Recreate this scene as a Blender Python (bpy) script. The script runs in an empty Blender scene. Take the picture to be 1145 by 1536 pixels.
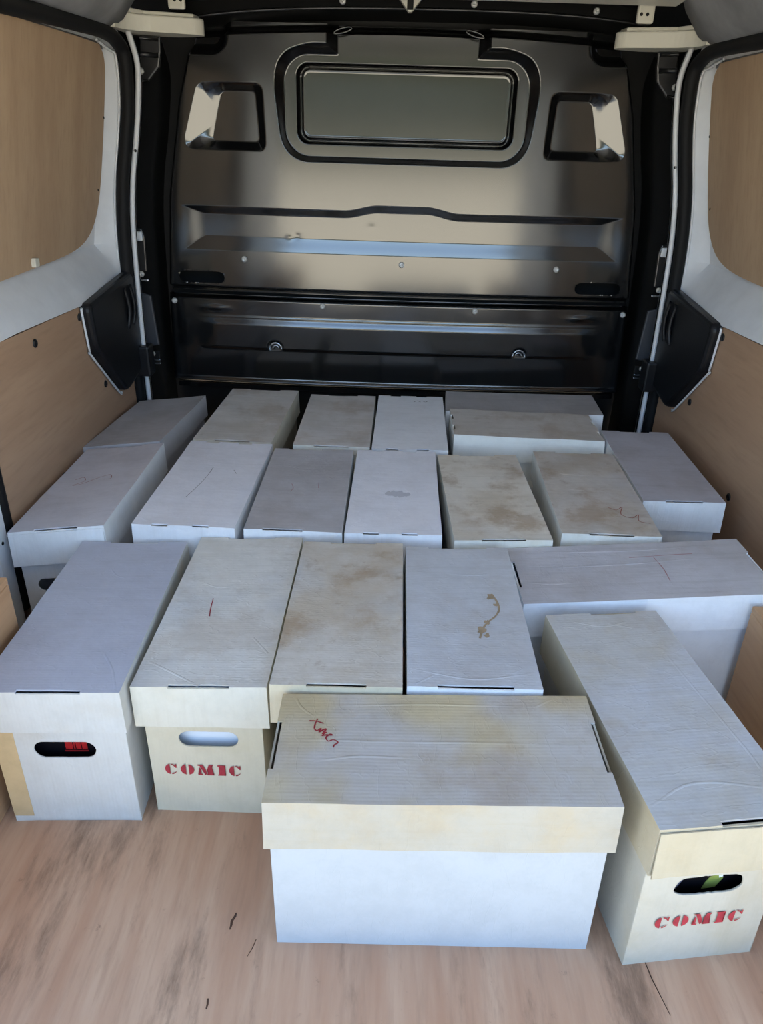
import bpy, bmesh, math, random
import numpy as np
from mathutils import Vector, Matrix, noise

# ------------------------------------------------------------------ camera, sky, sun, exposure
scn = bpy.context.scene
COL = scn.collection
FPX, PITCH, ROLL, CAMH = 1119.8, 0.46732, 0.018923, 0.98039

def make_camera():
    f = Vector((0, math.cos(PITCH), -math.sin(PITCH)))
    r = Vector((1, 0, 0))
    u = r.cross(f)
    c, s = math.cos(ROLL), math.sin(ROLL)
    r2 = c * r + s * u
    u2 = -s * r + c * u
    cd = bpy.data.cameras.new('camera')
    cd.sensor_fit = 'VERTICAL'
    cd.sensor_height = 36.0
    cd.sensor_width = 36.0
    cd.lens = FPX / 1536 * 36.0
    cd.clip_start = 0.01
    o = bpy.data.objects.new('camera', cd)
    COL.objects.link(o)
    M = Matrix((r2, u2, -f)).transposed().to_4x4()
    M.translation = (0, 0, CAMH)
    o.matrix_world = M
    scn.camera = o
make_camera()

vs = scn.view_settings
vs.view_transform = 'Standard'
vs.look = 'None'
vs.gamma = 1.0
vs.use_curve_mapping = False
vs.exposure = 0.15

w = bpy.data.worlds.new('world')
scn.world = w
w.use_nodes = True
nt = w.node_tree
bg = nt.nodes['Background']
sky = nt.nodes.new('ShaderNodeTexSky')
sky.sky_type = 'NISHITA'
sky.sun_disc = False
sky.sun_elevation = math.radians(48)
sky.sun_rotation = math.radians(20)
sky.air_density = 1.0
sky.dust_density = 1.4
sky.ozone_density = 1.2
nt.links.new(sky.outputs[0], bg.inputs['Color'])
bg.inputs['Strength'].default_value = 0.85

sd = bpy.data.lights.new('sun', 'SUN')
sd.energy = 24.0
sd.angle = math.radians(0.5)
sd.color = (1.0, 0.93, 0.82)
so = bpy.data.objects.new('sun', sd)
COL.objects.link(so)
# the sun stands ahead of the van: the load bay is in shade, the ground behind it is lit
so.rotation_euler = Vector((0.25, 1.0, 1.05)).to_track_quat('Z', 'Y').to_euler()

# ------------------------------------------------------------------ node helpers
def lin(c):
    return tuple(((x / 255) / 12.92 if x <= 10 else (((x / 255) + 0.055) / 1.055) ** 2.4) for x in c) + (1.0,)

def new_mat(name):
    m = bpy.data.materials.new(name)
    m.use_nodes = True
    t = m.node_tree
    return m, t, t.nodes['Principled BSDF']

def N(t, kind, **kw):
    n = t.nodes.new(kind)
    for k, v in kw.items():
        setattr(n, k, v)
    return n

def mapped(t, scale, seed=0.0, rot=(0, 0, 0)):
    tc = N(t, 'ShaderNodeTexCoord')
    mp = N(t, 'ShaderNodeMapping')
    mp.inputs['Scale'].default_value = scale
    mp.inputs['Location'].default_value = (seed * 1.7, seed * 2.3, seed * 0.9)
    mp.inputs['Rotation'].default_value = rot
    t.links.new(tc.outputs['Object'], mp.inputs['Vector'])
    return mp.outputs['Vector']

def noise_tex(t, scale, nscale, detail=4, rough=0.55, seed=0.0, rot=(0, 0, 0)):
    n = N(t, 'ShaderNodeTexNoise')
    n.inputs['Scale'].default_value = nscale
    n.inputs['Detail'].default_value = detail
    n.inputs['Roughness'].default_value = rough
    t.links.new(mapped(t, scale, seed, rot), n.inputs['Vector'])
    return n.outputs['Fac']

def ramp(t, fac, lo, hi):
    r = N(t, 'ShaderNodeMapRange')
    r.interpolation_type = 'SMOOTHSTEP'
    r.inputs['From Min'].default_value = lo
    r.inputs['From Max'].default_value = hi
    t.links.new(fac, r.inputs['Value'])
    return r.outputs['Result']

def scaled(t, fac, k):
    m = N(t, 'ShaderNodeMath', operation='MULTIPLY')
    t.links.new(fac, m.inputs[0])
    m.inputs[1].default_value = k
    return m.outputs[0]

def mix(t, fac, a, b, blend='MIX'):
    m = N(t, 'ShaderNodeMix', data_type='RGBA', blend_type=blend)
    if isinstance(fac, (int, float)):
        m.inputs[0].default_value = fac
    else:
        t.links.new(fac, m.inputs[0])
    for k, v in ((6, a), (7, b)):
        if isinstance(v, tuple):
            m.inputs[k].default_value = v
        else:
            t.links.new(v, m.inputs[k])
    return m.outputs[2]

def bump(t, b, height, strength, dist=0.001):
    n = N(t, 'ShaderNodeBump')
    n.inputs['Strength'].default_value = strength
    n.inputs['Distance'].default_value = dist
    t.links.new(height, n.inputs['Height'])
    t.links.new(n.outputs['Normal'], b.inputs['Normal'])

def plain(name, rgb, rough=0.5, metal=0.0, spec=0.5, grime=0.0, bumpy=0.0, nscale=8.0):
    m, t, b = new_mat(name)
    b.inputs['Roughness'].default_value = rough
    b.inputs['Metallic'].default_value = metal
    b.inputs['Specular IOR Level'].default_value = spec
    c = lin(rgb)
    f = noise_tex(t, (1, 1, 1), nscale, 5, 0.6)
    d = tuple(x * (1 - grime) for x in c[:3]) + (1,)
    t.links.new(mix(t, ramp(t, f, 0.35, 0.7), c, d), b.inputs['Base Color'])
    if bumpy:
        f2 = noise_tex(t, (1, 1, 1), 260, 2)
        bump(t, b, f2, bumpy, 0.0006)
    return m

def cardboard(name, base, stain, amount, seed, flute='y', fl=0.05, grime=0.2, bluish=None, brown=0.0):
    """white-faced corrugated board, aged: yellowed or grimed in blotches, flute lines showing through"""
    m, t, b = new_mat(name)
    b.inputs['Roughness'].default_value = 0.75
    b.inputs['Specular IOR Level'].default_value = 0.25
    c, s = lin(base), lin(stain)
    n1 = noise_tex(t, (1, 1, 1), 7.0, 6, 0.62, seed)
    col = mix(t, scaled(t, ramp(t, n1, 0.62 - 0.45 * amount, 0.82 - 0.3 * amount), 0.25 + 0.6 * amount), c, s)
    if bluish:
        n5 = noise_tex(t, (1, 1, 1), 4.0, 3, 0.5, seed + 4.4)
        col = mix(t, scaled(t, ramp(t, n5, 0.5, 0.66), 0.6), col, lin(bluish))
    if brown:
        n6 = noise_tex(t, (1, 1, 1), 6.5, 8, 0.66, seed + 8.8)
        col = mix(t, scaled(t, ramp(t, n6, 0.50, 0.66), brown), col, lin((150, 118, 78)))
        n7 = noise_tex(t, (1, 1, 1), 17, 6, 0.7, seed + 2.2)
        col = mix(t, scaled(t, ramp(t, n7, 0.58, 0.70), brown * 0.6), col, lin((128, 98, 62)))
    # fibres drawn along the flutes
    sc = {'y': (3, 55, 55), 'x': (55, 3, 3), 'z': (3, 3, 55)}[flute]
    n2 = noise_tex(t, sc, 1.6, 4, 0.65, seed + 3.1)
    dk = tuple(x * 0.72 for x in s[:3]) + (1,)
    col = mix(t, scaled(t, ramp(t, n2, 0.45, 0.75), grime), col, dk)
    nm = noise_tex(t, (1, 1, 1), 16.0, 9, 0.75, seed + 5.9)
    col = mix(t, scaled(t, ramp(t, nm, 0.40, 0.66), 0.18 + 0.35 * grime), col, tuple(x * 0.70 for x in c[:3]) + (1,))
    # small scuffs
    n3 = noise_tex(t, (1, 1, 1), 38.0, 6, 0.75, seed + 7.7)
    col = mix(t, scaled(t, ramp(t, n3, 0.6, 0.78), 0.35 * grime + 0.05), col, tuple(x * 0.55 for x in s[:3]) + (1,))
    t.links.new(col, b.inputs['Base Color'])
    wv = N(t, 'ShaderNodeTexWave', wave_type='BANDS', bands_direction={'x': 'X', 'y': 'Y', 'z': 'Z'}[flute])
    wv.inputs['Scale'].default_value = 55.0
    wv.inputs['Distortion'].default_value = 1.2
    wv.inputs['Detail'].default_value = 2
    t.links.new(mapped(t, (1, 1, 1), 0), wv.inputs['Vector'])
    n4 = noise_tex(t, (1, 1, 1), 22.0, 4, 0.6, seed + 1.3)
    add = N(t, 'ShaderNodeMath', operation='MULTIPLY_ADD')
    t.links.new(wv.outputs['Fac'], add.inputs[0])
    add.inputs[1].default_value = fl
    t.links.new(n4, add.inputs[2])
    wr_ = noise_tex(t, (1, 2.2, 1), 12.0, 3, 0.5, seed + 6.1)
    rid = N(t, 'ShaderNodeMath', operation='SUBTRACT')
    t.links.new(wr_, rid.inputs[0])
    rid.inputs[1].default_value = 0.5
    ab = N(t, 'ShaderNodeMath', operation='ABSOLUTE')
    t.links.new(rid.outputs[0], ab.inputs[0])
    wrk = ramp(t, ab.outputs[0], 0.0, 0.02)
    ad2 = N(t, 'ShaderNodeMath', operation='MULTIPLY_ADD')
    t.links.new(wrk, ad2.inputs[0])
    ad2.inputs[1].default_value = -0.10
    t.links.new(add.outputs[0], ad2.inputs[2])
    bump(t, b, ad2.outputs[0], 0.5, 0.0024)
    return m

def plywood(name, c1, c2, c3, axis, seed=0.0, scuff=0.0, rough=0.55, rot=(0, 0, 0)):
    m, t, b = new_mat(name)
    b.inputs['Roughness'].default_value = rough
    b.inputs['Specular IOR Level'].default_value = 0.3
    sc = {'x': (0.9, 9, 9), 'y': (9, 0.9, 9), 'z': (9, 9, 0.9)}[axis]
    g1 = noise_tex(t, sc, 1.3, 8, 0.62, seed, rot)
    g2 = noise_tex(t, tuple(v * 7 for v in sc), 1.6, 4, 0.6, seed + 2, rot)
    g3 = noise_tex(t, (1, 1, 1), 2.6, 5, 0.6, seed + 5)
    col = mix(t, ramp(t, g1, 0.3, 0.7), lin(c1), lin(c2))
    col = mix(t, scaled(t, ramp(t, g2, 0.45, 0.75), 0.35), col, lin(c3))
    col = mix(t, scaled(t, ramp(t, g3, 0.5, 0.75), 0.4), col, lin(c2))
    if scuff:
        s1 = noise_tex(t, (5, 1.1, 5), 2.2, 9, 0.72, seed + 9, (0, 0, 0.35))
        dark = tuple(x * 0.42 for x in lin(c3)[:3]) + (1,)
        col = mix(t, scaled(t, ramp(t, s1, 0.50, 0.72), 0.8 * scuff), col, dark)
        s2 = noise_tex(t, (1, 1, 1), 30, 8, 0.8, seed + 11)
        col = mix(t, scaled(t, ramp(t, s2, 0.60, 0.74), 0.6 * scuff), col, dark)
    t.links.new(col, b.inputs['Base Color'])
    bump(t, b, g2, 0.25, 0.0008)
    return m

# ------------------------------------------------------------------ mesh helpers
# the van body stands very slightly turned against the camera's line of travel
VAN = Matrix(((1.0, 0.00604, 0.01088, 0.02176), (-0.00604, 1.0, 0, 0), (-0.01088, 0, 1.0, 0), (0, 0, 0, 1)))

def link(o, parent=None, mat=None):
    COL.objects.link(o)
    if mat is not None:
        o.data.materials.append(mat)
    if parent is not None:
        o.parent = parent
    return o

def mesh(name, verts, faces, mat, parent=None, smooth=False):
    me = bpy.data.meshes.new(name)
    me.from_pydata([tuple(v) for v in verts], [], [tuple(f) for f in faces])
    me.validate()
    me.update()
    if smooth:
        me.shade_smooth()
    return link(bpy.data.objects.new(name, me), parent, mat)

def from_bm(name, bm, mat, parent=None, smooth=False):
    bmesh.ops.recalc_face_normals(bm, faces=bm.faces[:])
    me = bpy.data.meshes.new(name)
    bm.to_mesh(me)
    bm.free()
    if smooth:
        me.shade_smooth()
    return link(bpy.data.objects.new(name, me), parent, mat)

def empty(name, matrix=None, **props):
    o = bpy.data.objects.new(name, None)
    o.empty_display_size = 0.1
    COL.objects.link(o)
    if matrix is not None:
        o.matrix_world = matrix
    for k, v in props.items():
        o[k] = v
    return o

def crisp(me):
    """hard fold lines: sharp where faces meet at an angle and along every open border"""
    me.set_sharp_from_angle(angle=math.radians(28))
    use = np.zeros(len(me.edges), int)
    for l in me.loops:
        use[l.edge_index] += 1
    at = me.attributes.get('sharp_edge')
    for i in np.nonzero(use < 2)[0]:
        at.data[int(i)].value = True

def box_bm(lo, hi, bev=0.0, seg=2):
    bm = bmesh.new()
    bmesh.ops.create_cube(bm, size=1)
    c = [(a + b) / 2 for a, b in zip(lo, hi)]
    s = [abs(b - a) for a, b in zip(lo, hi)]
    for v in bm.verts:
        v.co = Vector((c[0] + v.co.x * s[0], c[1] + v.co.y * s[1], c[2] + v.co.z * s[2]))
    if bev:
        bmesh.ops.bevel(bm, geom=bm.edges[:], offset=bev, segments=seg, profile=0.6, affect='EDGES')
    return bm

def prism(outline, axis, a, b, bev=0.0, seg=2):
    """extrude a 2D outline between a and b along axis ('x','y','z')"""
    bm = bmesh.new()
    def P(u, v, w_):
        return {'x': (w_, u, v), 'y': (u, w_, v), 'z': (u, v, w_)}[axis]
    n = len(outline)
    va = [bm.verts.new(P(u, v, a)) for u, v in outline]
    vb = [bm.verts.new(P(u, v, b)) for u, v in outline]
    bm.faces.new(va)
    bm.faces.new(vb[::-1])
    for i in range(n):
        j = (i + 1) % n
        bm.faces.new((va[i], vb[i], vb[j], va[j]))
    bmesh.ops.recalc_face_normals(bm, faces=bm.faces[:])
    if bev:
        ed = [e for e in bm.edges if e.verts[0] in vb and e.verts[1] in vb]
        bmesh.ops.bevel(bm, geom=ed, offset=bev, segments=seg, profile=0.5, affect='EDGES')
    return bm

def tube(name, pts, r, mat, parent=None, n=10, flat=1.0, closed_ends=True):
    """round (or flattened) tube through 3D points"""
    pts = [Vector(p) for p in pts]
    V, F = [], []
    up0 = Vector((0, 0, 1))
    for i, p in enumerate(pts):
        d = (pts[min(i + 1, len(pts) - 1)] - pts[max(i - 1, 0)]).normalized()
        up = up0 if abs(d.z) < 0.8 else Vector((0, 1, 0))
        a = d.cross(up).normalized()
        b = a.cross(d).normalized()
        for k in range(n):
            t_ = 2 * math.pi * k / n
            V.append(p + a * (r * math.cos(t_)) + b * (r * flat * math.sin(t_)))
    for i in range(len(pts) - 1):
        for k in range(n):
            F.append((i * n + k, i * n + (k + 1) % n, (i + 1) * n + (k + 1) % n, (i + 1) * n + k))
    if closed_ends:
        F.append(tuple(range(n)))
        F.append(tuple((len(pts) - 1) * n + k for k in range(n))[::-1])
    return mesh(name, V, F, mat, parent, True)

def smooth_path(pts, n=8):
    """Catmull-Rom through the points"""
    pts = [Vector(p) for p in pts]
    q = [2 * pts[0] - pts[1]] + pts + [2 * pts[-1] - pts[-2]]
    out = []
    for i in range(1, len(q) - 2):
        for k in range(n):
            t = k / n
            a, b, c, d = q[i - 1], q[i], q[i + 1], q[i + 2]
            out.append(0.5 * ((2 * b) + (c - a) * t + (2 * a - 5 * b + 4 * c - d) * t * t + (3 * b - a - 3 * c + d) * t ** 3))
    out.append(pts[-1])
    return out

def round_poly(pts, r, n=5):
    """2D polygon with rounded corners"""
    out = []
    m = len(pts)
    for i in range(m):
        p0, p, p1 = Vector(pts[i - 1]), Vector(pts[i]), Vector(pts[(i + 1) % m])
        rr = r[i] if isinstance(r, (list, tuple)) else r
        a, b = (p0 - p), (p1 - p)
        if rr <= 0:
            out.append(tuple(p))
            continue
        rr = min(rr, a.length * 0.49, b.length * 0.49)
        A, B = p + a.normalized() * rr, p + b.normalized() * rr
        for k in range(n + 1):
            t = k / n
            out.append(tuple((1 - t) ** 2 * A + 2 * t * (1 - t) * p + t * t * B))
    return out

def disc_bolt(name, at, axis, r, h, mat, parent, n=14):
    """a domed button head, built once per call with a small rim and a socket dimple"""
    prof = [(r, 0), (r, h * 0.45), (r * 0.82, h * 0.85), (r * 0.45, h), (r * 0.36, h * 0.9), (0.0001, h * 0.75)]
    V, F = [], []
    ax = Vector(axis).normalized()
    a = ax.orthogonal().normalized()
    b = ax.cross(a)
    for rr, hh in prof:
        for k in range(n):
            t = 2 * math.pi * k / n
            V.append(Vector(at) + ax * hh + a * rr * math.cos(t) + b * rr * math.sin(t))
    for i in range(len(prof) - 1):
        for k in range(n):
            F.append((i * n + k, i * n + (k + 1) % n, (i + 1) * n + (k + 1) % n, (i + 1) * n + k))
    F.append(tuple((len(prof) - 1) * n + k for k in range(n)))
    return mesh(name, V, F, mat, parent, True)

# ------------------------------------------------------------------ materials
M_floor = plywood('floor plywood', (206, 172, 143), (182, 139, 110), (156, 122, 98), 'y', 1.0, 1.0, 0.6, (0, 0, 0.12))
M_ply_up = plywood('window blank plywood', (190, 162, 132), (176, 148, 120), (160, 132, 106), 'z', 4.0)
M_ply_low = plywood('lining plywood', (186, 154, 126), (172, 140, 114), (156, 126, 102), 'y', 7.0)
M_ply_arch = plywood('wheel box plywood', (190, 152, 116), (172, 134, 100), (152, 116, 84), 'y', 12.0)
M_white = plain('white body paint', (228, 230, 234), 0.35, 0, 0.5, 0.10)
M_cream = plain('cream body paint', (214, 210, 196), 0.38, 0, 0.5, 0.08)
M_header = plain('grey dusty headliner', (150, 150, 152), 0.7, 0, 0.3, 0.35, nscale=5)
M_rubber = plain('black rubber', (14, 14, 16), 0.65, 0, 0.3, 0.2, 0.15)
M_plastic = plain('black grained plastic', (20, 20, 24), 0.42, 0, 0.4, 0.2, 0.35)
M_dark = plain('black paint and dark voids', (13, 13, 14), 0.6, 0, 0.3, 0.3)  # also blackens the sheet and discs standing in for unlit depth
M_bracket = plain('dark steel bracket', (70, 70, 72), 0.28, 0.7, 0.5, 0.3)
M_bolt = plain('zinc bolt', (205, 205, 202), 0.4, 0.3, 0.5, 0.15)
M_chrome = plain('bright steel', (200, 202, 206), 0.22, 0.9, 0.5, 0.1)
M_red = plain('red stencil ink', (170, 58, 66), 0.8, 0, 0.2, 0.3, nscale=60)
M_redpen = plain('red marker', (158, 52, 58), 0.7, 0, 0.2, 0.25, nscale=40)
M_redfaint = plain('faded red marker', (176, 138, 140), 0.8, 0, 0.2, 0.2, nscale=40)
M_greyfaint = plain('faded pencil', (160, 158, 164), 0.8, 0, 0.2, 0.2, nscale=40)
M_kraft = plain('kraft board edge', (128, 108, 84), 0.85, 0, 0.2, 0.4, nscale=60)
M_tape = plain('yellowed packing tape', (206, 180, 138), 0.45, 0, 0.4, 0.2, nscale=14)
M_black_gloss = plain('black printed cover', (16, 15, 20), 0.25, 0, 0.5, 0.2)
M_red_gloss = plain('red printed cover', (170, 34, 36), 0.3, 0, 0.5, 0.2, nscale=60)
M_green_gloss = plain('green printed cover', (138, 152, 76), 0.3, 0, 0.5, 0.2, nscale=40)
M_backing = plain('white backing board', (226, 234, 244), 0.4, 0, 0.5, 0.05)
M_ground = plain('pale concrete yard', (190, 182, 160), 0.9, 0, 0.2, 0.18, nscale=1.2)
M_gouge = plain('dark gouge', (84, 62, 50), 0.8, 0, 0.2, 0.2)

def bulkhead_paint():
    m, t, b = new_mat('black satin bulkhead paint')
    n = noise_tex(t, (1, 1, 1), 5, 5, 0.6, 2)
    b.inputs['Base Color'].default_value = (0.006, 0.006, 0.0065, 1)
    b.inputs['IOR'].default_value = 2.0
    r = N(t, 'ShaderNodeMapRange')
    r.inputs['To Min'].default_value = 0.13
    r.inputs['To Max'].default_value = 0.165
    t.links.new(n, r.inputs['Value'])
    t.links.new(r.outputs['Result'], b.inputs['Roughness'])
    return m
M_bulk = bulkhead_paint()

# ------------------------------------------------------------------ large structure
fl = from_bm('floor', box_bm((-0.86, 0.47, -0.018), (0.86, 2.45, 0.0)), M_floor)
fl['kind'] = 'structure'
fl['label'] = 'worn pinkish brown plywood load floor under the boxes'
# gouges torn into the ply surface
def gouge(parent, pts, wd):
    V, F = [], []
    n = len(pts)
    for i, (x, y) in enumerate(pts):
        j, k = max(i - 1, 0), min(i + 1, n - 1)
        d = Vector((pts[k][0] - pts[j][0], pts[k][1] - pts[j][1], 0)).normalized()
        s = Vector((-d.y, d.x, 0)) * wd * (0.25 + math.sin(math.pi * (i + 0.5) / n)) * (0.7 + 0.6 * random.random())
        c = Vector((x, y, 0.0))
        V += [c + s, c + Vector((0, 0, 0.0008)), c - s]
    for i in range(n - 1):
        a = i * 3
        F += [(a, a + 1, a + 4, a + 3), (a + 1, a + 2, a + 5, a + 4)]
    o = mesh('gouge', V, F, M_gouge, parent)
    return o
random.seed(3)
gouge(fl, [(-0.1985, 0.657), (-0.1975, 0.664), (-0.198, 0.670), (-0.1945, 0.677), (-0.194, 0.682)], 0.0016)
gouge(fl, [(-0.208, 0.552), (-0.2075, 0.558), (-0.2085, 0.565)], 0.0015)
gouge(fl, [(-0.168, 0.620), (-0.163, 0.632), (-0.160, 0.644)], 0.0006)
gouge(fl, [(0.375, 0.555), (0.366, 0.60), (0.362, 0.64)], 0.0006)

gr = from_bm('ground', box_bm((-60, -60, -0.70), (60, 60, -0.60)), M_ground)
gr['kind'] = 'structure'
# unseen hedge added far behind to darken the horizon in bulkhead reflections
M_hedge = plain('dark added hedge', (40, 46, 32), 0.9, 0, 0.2, 0.5, nscale=3)
def hedge():
    V, F = [], []
    nx, prof = 90, [(0, -0.6), (-0.3, 0.6), (-0.2, 2.6), (-0.4, 4.8), (-0.9, 5.8), (-2.4, 5.8)]
    for i in range(nx + 1):
        x = -45 + 90 * i / nx
        for y, z in prof:
            d = noise.noise((x * 0.6, y, z * 0.7)) * 0.5
            V.append((x, -40 + y + d, max(-0.6, z + d * 0.6)))
    m = len(prof)
    for i in range(nx):
        for k in range(m - 1):
            F.append((i * m + k, i * m + k + 1, (i + 1) * m + k + 1, (i + 1) * m + k))
    o = mesh('skyline_blocker', V, F, M_hedge, None, True)
    o['kind'] = 'structure'
hedge()

# roof
ceil = empty('ceiling', VAN, kind='structure', label='painted steel van roof over the load bay')
from_bm('roof_skin', box_bm((-0.86, 0.47, 1.335), (0.86, 2.6, 1.35)), M_white, ceil)
from_bm('roof_bow', prism([(2.06, 1.335), (2.09, 1.282), (2.17, 1.277), (2.20, 1.335)], 'x', -0.64, 0.64), M_cream, ceil)
from_bm('roof_bow', prism([(0.95, 1.335), (0.98, 1.300), (1.10, 1.300), (1.13, 1.335)], 'x', -0.64, 0.64), M_cream, ceil)

# unseen raised tailgate, added to cut sky light on the box tops
tg = empty('door_3', VAN, kind='structure', label='unseen tailgate added over the open rear to block sky light')
bm_ = prism([(0.47, 1.345), (-0.03, 1.52), (-0.58, 1.66), (-0.62, 1.65), (-0.64, 1.70), (-0.03, 1.58), (0.47, 1.40)], 'x', -0.80, 0.80, 0.004)
from_bm('sky_blocker_panel', bm_, M_header, tg)
from_bm('sky_blocker_lining', prism([(0.37, 1.385), (-0.03, 1.52), (-0.54, 1.65), (-0.54, 1.64), (-0.03, 1.508), (0.37, 1.37)], 'x', -0.62, 0.62, 0.002), M_plastic, tg)

# ------------------------------------------------------------------ bulkhead (stamped steel partition)
YB = 2.34
wf = empty('wall_front', VAN, kind='structure', label='black stamped steel bulkhead closing the front of the load bay')

def sstep(t):
    t = np.clip(t, 0, 1)
    return t * t * (3 - 2 * t)

def rrect(X, Z, cx, cz, hx, hz, r):
    qx, qz = np.abs(X - cx) - hx + r, np.abs(Z - cz) - hz + r
    return np.hypot(np.maximum(qx, 0), np.maximum(qz, 0)) + np.minimum(np.maximum(qx, qz), 0) - r

def sdpoly(X, Z, pts, r=0.0):
    """convex polygon distance (rounded by smooth max of half planes); points clockwise or not"""
    cx = sum(p[0] for p in pts) / len(pts)
    cz = sum(p[1] for p in pts) / len(pts)
    ds = []
    for i in range(len(pts)):
        (x0, z0), (x1, z1) = pts[i], pts[(i + 1) % len(pts)]
        nx, nz = z1 - z0, x0 - x1
        L = math.hypot(nx, nz)
        nx, nz = nx / L, nz / L
        if (cx - x0) * nx + (cz - z0) * nz > 0:
            nx, nz = -nx, -nz
        ds.append((X - x0) * nx + (Z - z0) * nz + r)
    ds = np.array(ds)
    pos = np.sqrt((np.maximum(ds, 0) ** 2).sum(0))
    return np.where(ds.max(0) > 0, pos, ds.max(0)) - r

def between(so_, si_, p=1.0):
    """0 outside the outer outline, 1 inside the inner one, a ramp across the band"""
    t = np.clip(-so_ / np.maximum(-so_ + si_, 1e-6), 0, 1)
    t = np.where(so_ >= 0, 0.0, np.where(si_ <= 0, 1.0, t))
    return t

def soft(t, k=0.18):
    """linear ramp with rounded ends"""
    return t * (1 - k) + sstep(t) * k

def half_width(Z):
    return np.interp(Z, [0.2, 0.26, 0.52, 0.80, 1.05, 1.19, 1.30], [0.742, 0.740, 0.730, 0.702, 0.650, 0.605, 0.57])

SLOT = (0.607, 0.577, 0.070, 0.0165)

def upper_depth(X, Z):
    A = np.abs(X)
    d = np.zeros_like(X)
    # raised surround of the blanked window, with its neck up to the roof edge
    o1 = sdpoly(X, Z, [(-0.345, 1.196), (0.345, 1.196), (0.388, 1.15), (0.388, 1.10), (0.348, 0.907), (-0.348, 0.907), (-0.388, 1.10), (-0.388, 1.15)], 0.075)
    o2 = rrect(X, Z, 0, 1.28, 0.222, 0.14, 0.02)
    outer = np.minimum(o1, o2)
    i1 = rrect(X, Z, 0, 1.046, 0.342, 0.127, 0.070)
    i2 = rrect(X, Z, 0, 1.28, 0.192, 0.15, 0.02)
    inner = np.minimum(i1, i2)
    t = between(outer, inner)
    d += 0.042 * soft(t, 0.12)
    # groove round the window blank
    g = rrect(X, Z, 0, 1.052, 0.3085, 0.1005, 0.034)
    p = rrect(X, Z, 0, 1.052, 0.289, 0.084, 0.020)
    tg = between(g, p)
    d += 0.026 * (1 - np.abs(2 * np.clip(tg, 0, 1) - 1)) + 0.003 * sstep(tg)
    d -= 0.0015 * np.exp(-((p - 0.0) / 0.003) ** 2)
    # side window blanks: wide outer bevel, steep other three
    so_ = sdpoly(A, Z, [(0.398, 1.099), (0.578, 1.099), (0.632, 0.942), (0.625, 0.929), (0.393, 0.929)], 0.022)
    si_ = sdpoly(A, Z, [(0.420, 1.078), (0.517, 1.078), (0.552, 0.953), (0.413, 0.953)], 0.012)
    d += 0.021 * soft(between(so_, si_), 0.12)
    # long shallow swage with a gentle sill
    top = 0.781 + 0.016 * sstep((0.17 - A) / 0.10)
    topi = top - 0.022
    bo, bi = 0.657, 0.698
    xo, xi = 0.655, 0.585
    tz = np.clip((top - Z) / (top - topi), 0, 1)
    tb = np.clip((Z - bo) / (bi - bo), 0, 1)
    tx = np.clip((xo - A) / (xo - xi), 0, 1)
    d += 0.0070 * np.minimum(np.minimum(soft(tz, .4), soft(tb, .2)), soft(tx, .5))
    # notched top corners
    c = rrect(A, Z, 0.60, 1.235, 0.115, 0.075, 0.05)
    d += 0.04 * sstep(-c / 0.03)
    # dents
    for (x0, z0, s, k) in ((-0.31, 0.705, 0.012, 0.0006), (-0.09, 0.735, 0.014, -0.0004), (-0.335, 0.70, 0.010, -0.0005)):
        d += k * np.exp(-((X - x0) ** 2 + ((Z - z0) * 1.4) ** 2) / s ** 2)
    # bottom edge rolls back above the joint
    d += 0.030 * sstep((0.552 - Z) / 0.016)
    # outline rolls back at sides and top
    d += 0.06 * sstep((A - half_width(Z) + 0.022) / 0.022) ** 1.5
    d += 0.05 * sstep((Z - 1.222 + 0.02 * (X / 0.6) ** 2) / 0.022)
    # very slight crown
    d += 0.028 * (X / 0.7) ** 2
    return d

def lower_depth(X, Z):
    A = np.abs(X)
    d = np.zeros_like(X)
    # raised field between the two swage lines, tapered ends
    end = sstep((0.64 - A) / 0.07)
    up = np.clip((0.459 - Z) / 0.022, 0, 1)
    dn = np.clip((Z - 0.357) / 0.010, 0, 1)
    d -= 0.006 * np.minimum(soft(up, .25), soft(dn, .5)) * end
    # pressed ribs that outline the field
    d -= 0.0012 * np.exp(-((Z - 0.4595) / 0.003) ** 2) * end
    # dimples
    d -= 0.004 * np.exp(-(((A - 0.575) / 0.035) ** 2 + ((Z - 0.486) / 0.008) ** 2))
    # sockets behind the lashing rings
    h = np.hypot(A - 0.387, (Z - 0.369) * 1.0)
    d += 0.020 * sstep((0.024 - h) / 0.008) * (Z > 0.362)
    # top flange, bottom lip
    d += 0.03 * sstep((Z - 0.512) / 0.008)
    d -= 0.007 * np.exp(-((Z - 0.255) / 0.006) ** 2)
    d += 0.04 * sstep((0.250 - Z) / 0.02)
    d += 0.06 * sstep((A - half_width(Z) + 0.022) / 0.022) ** 1.5
    d += 0.028 * (X / 0.7) ** 2
    return d

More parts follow.
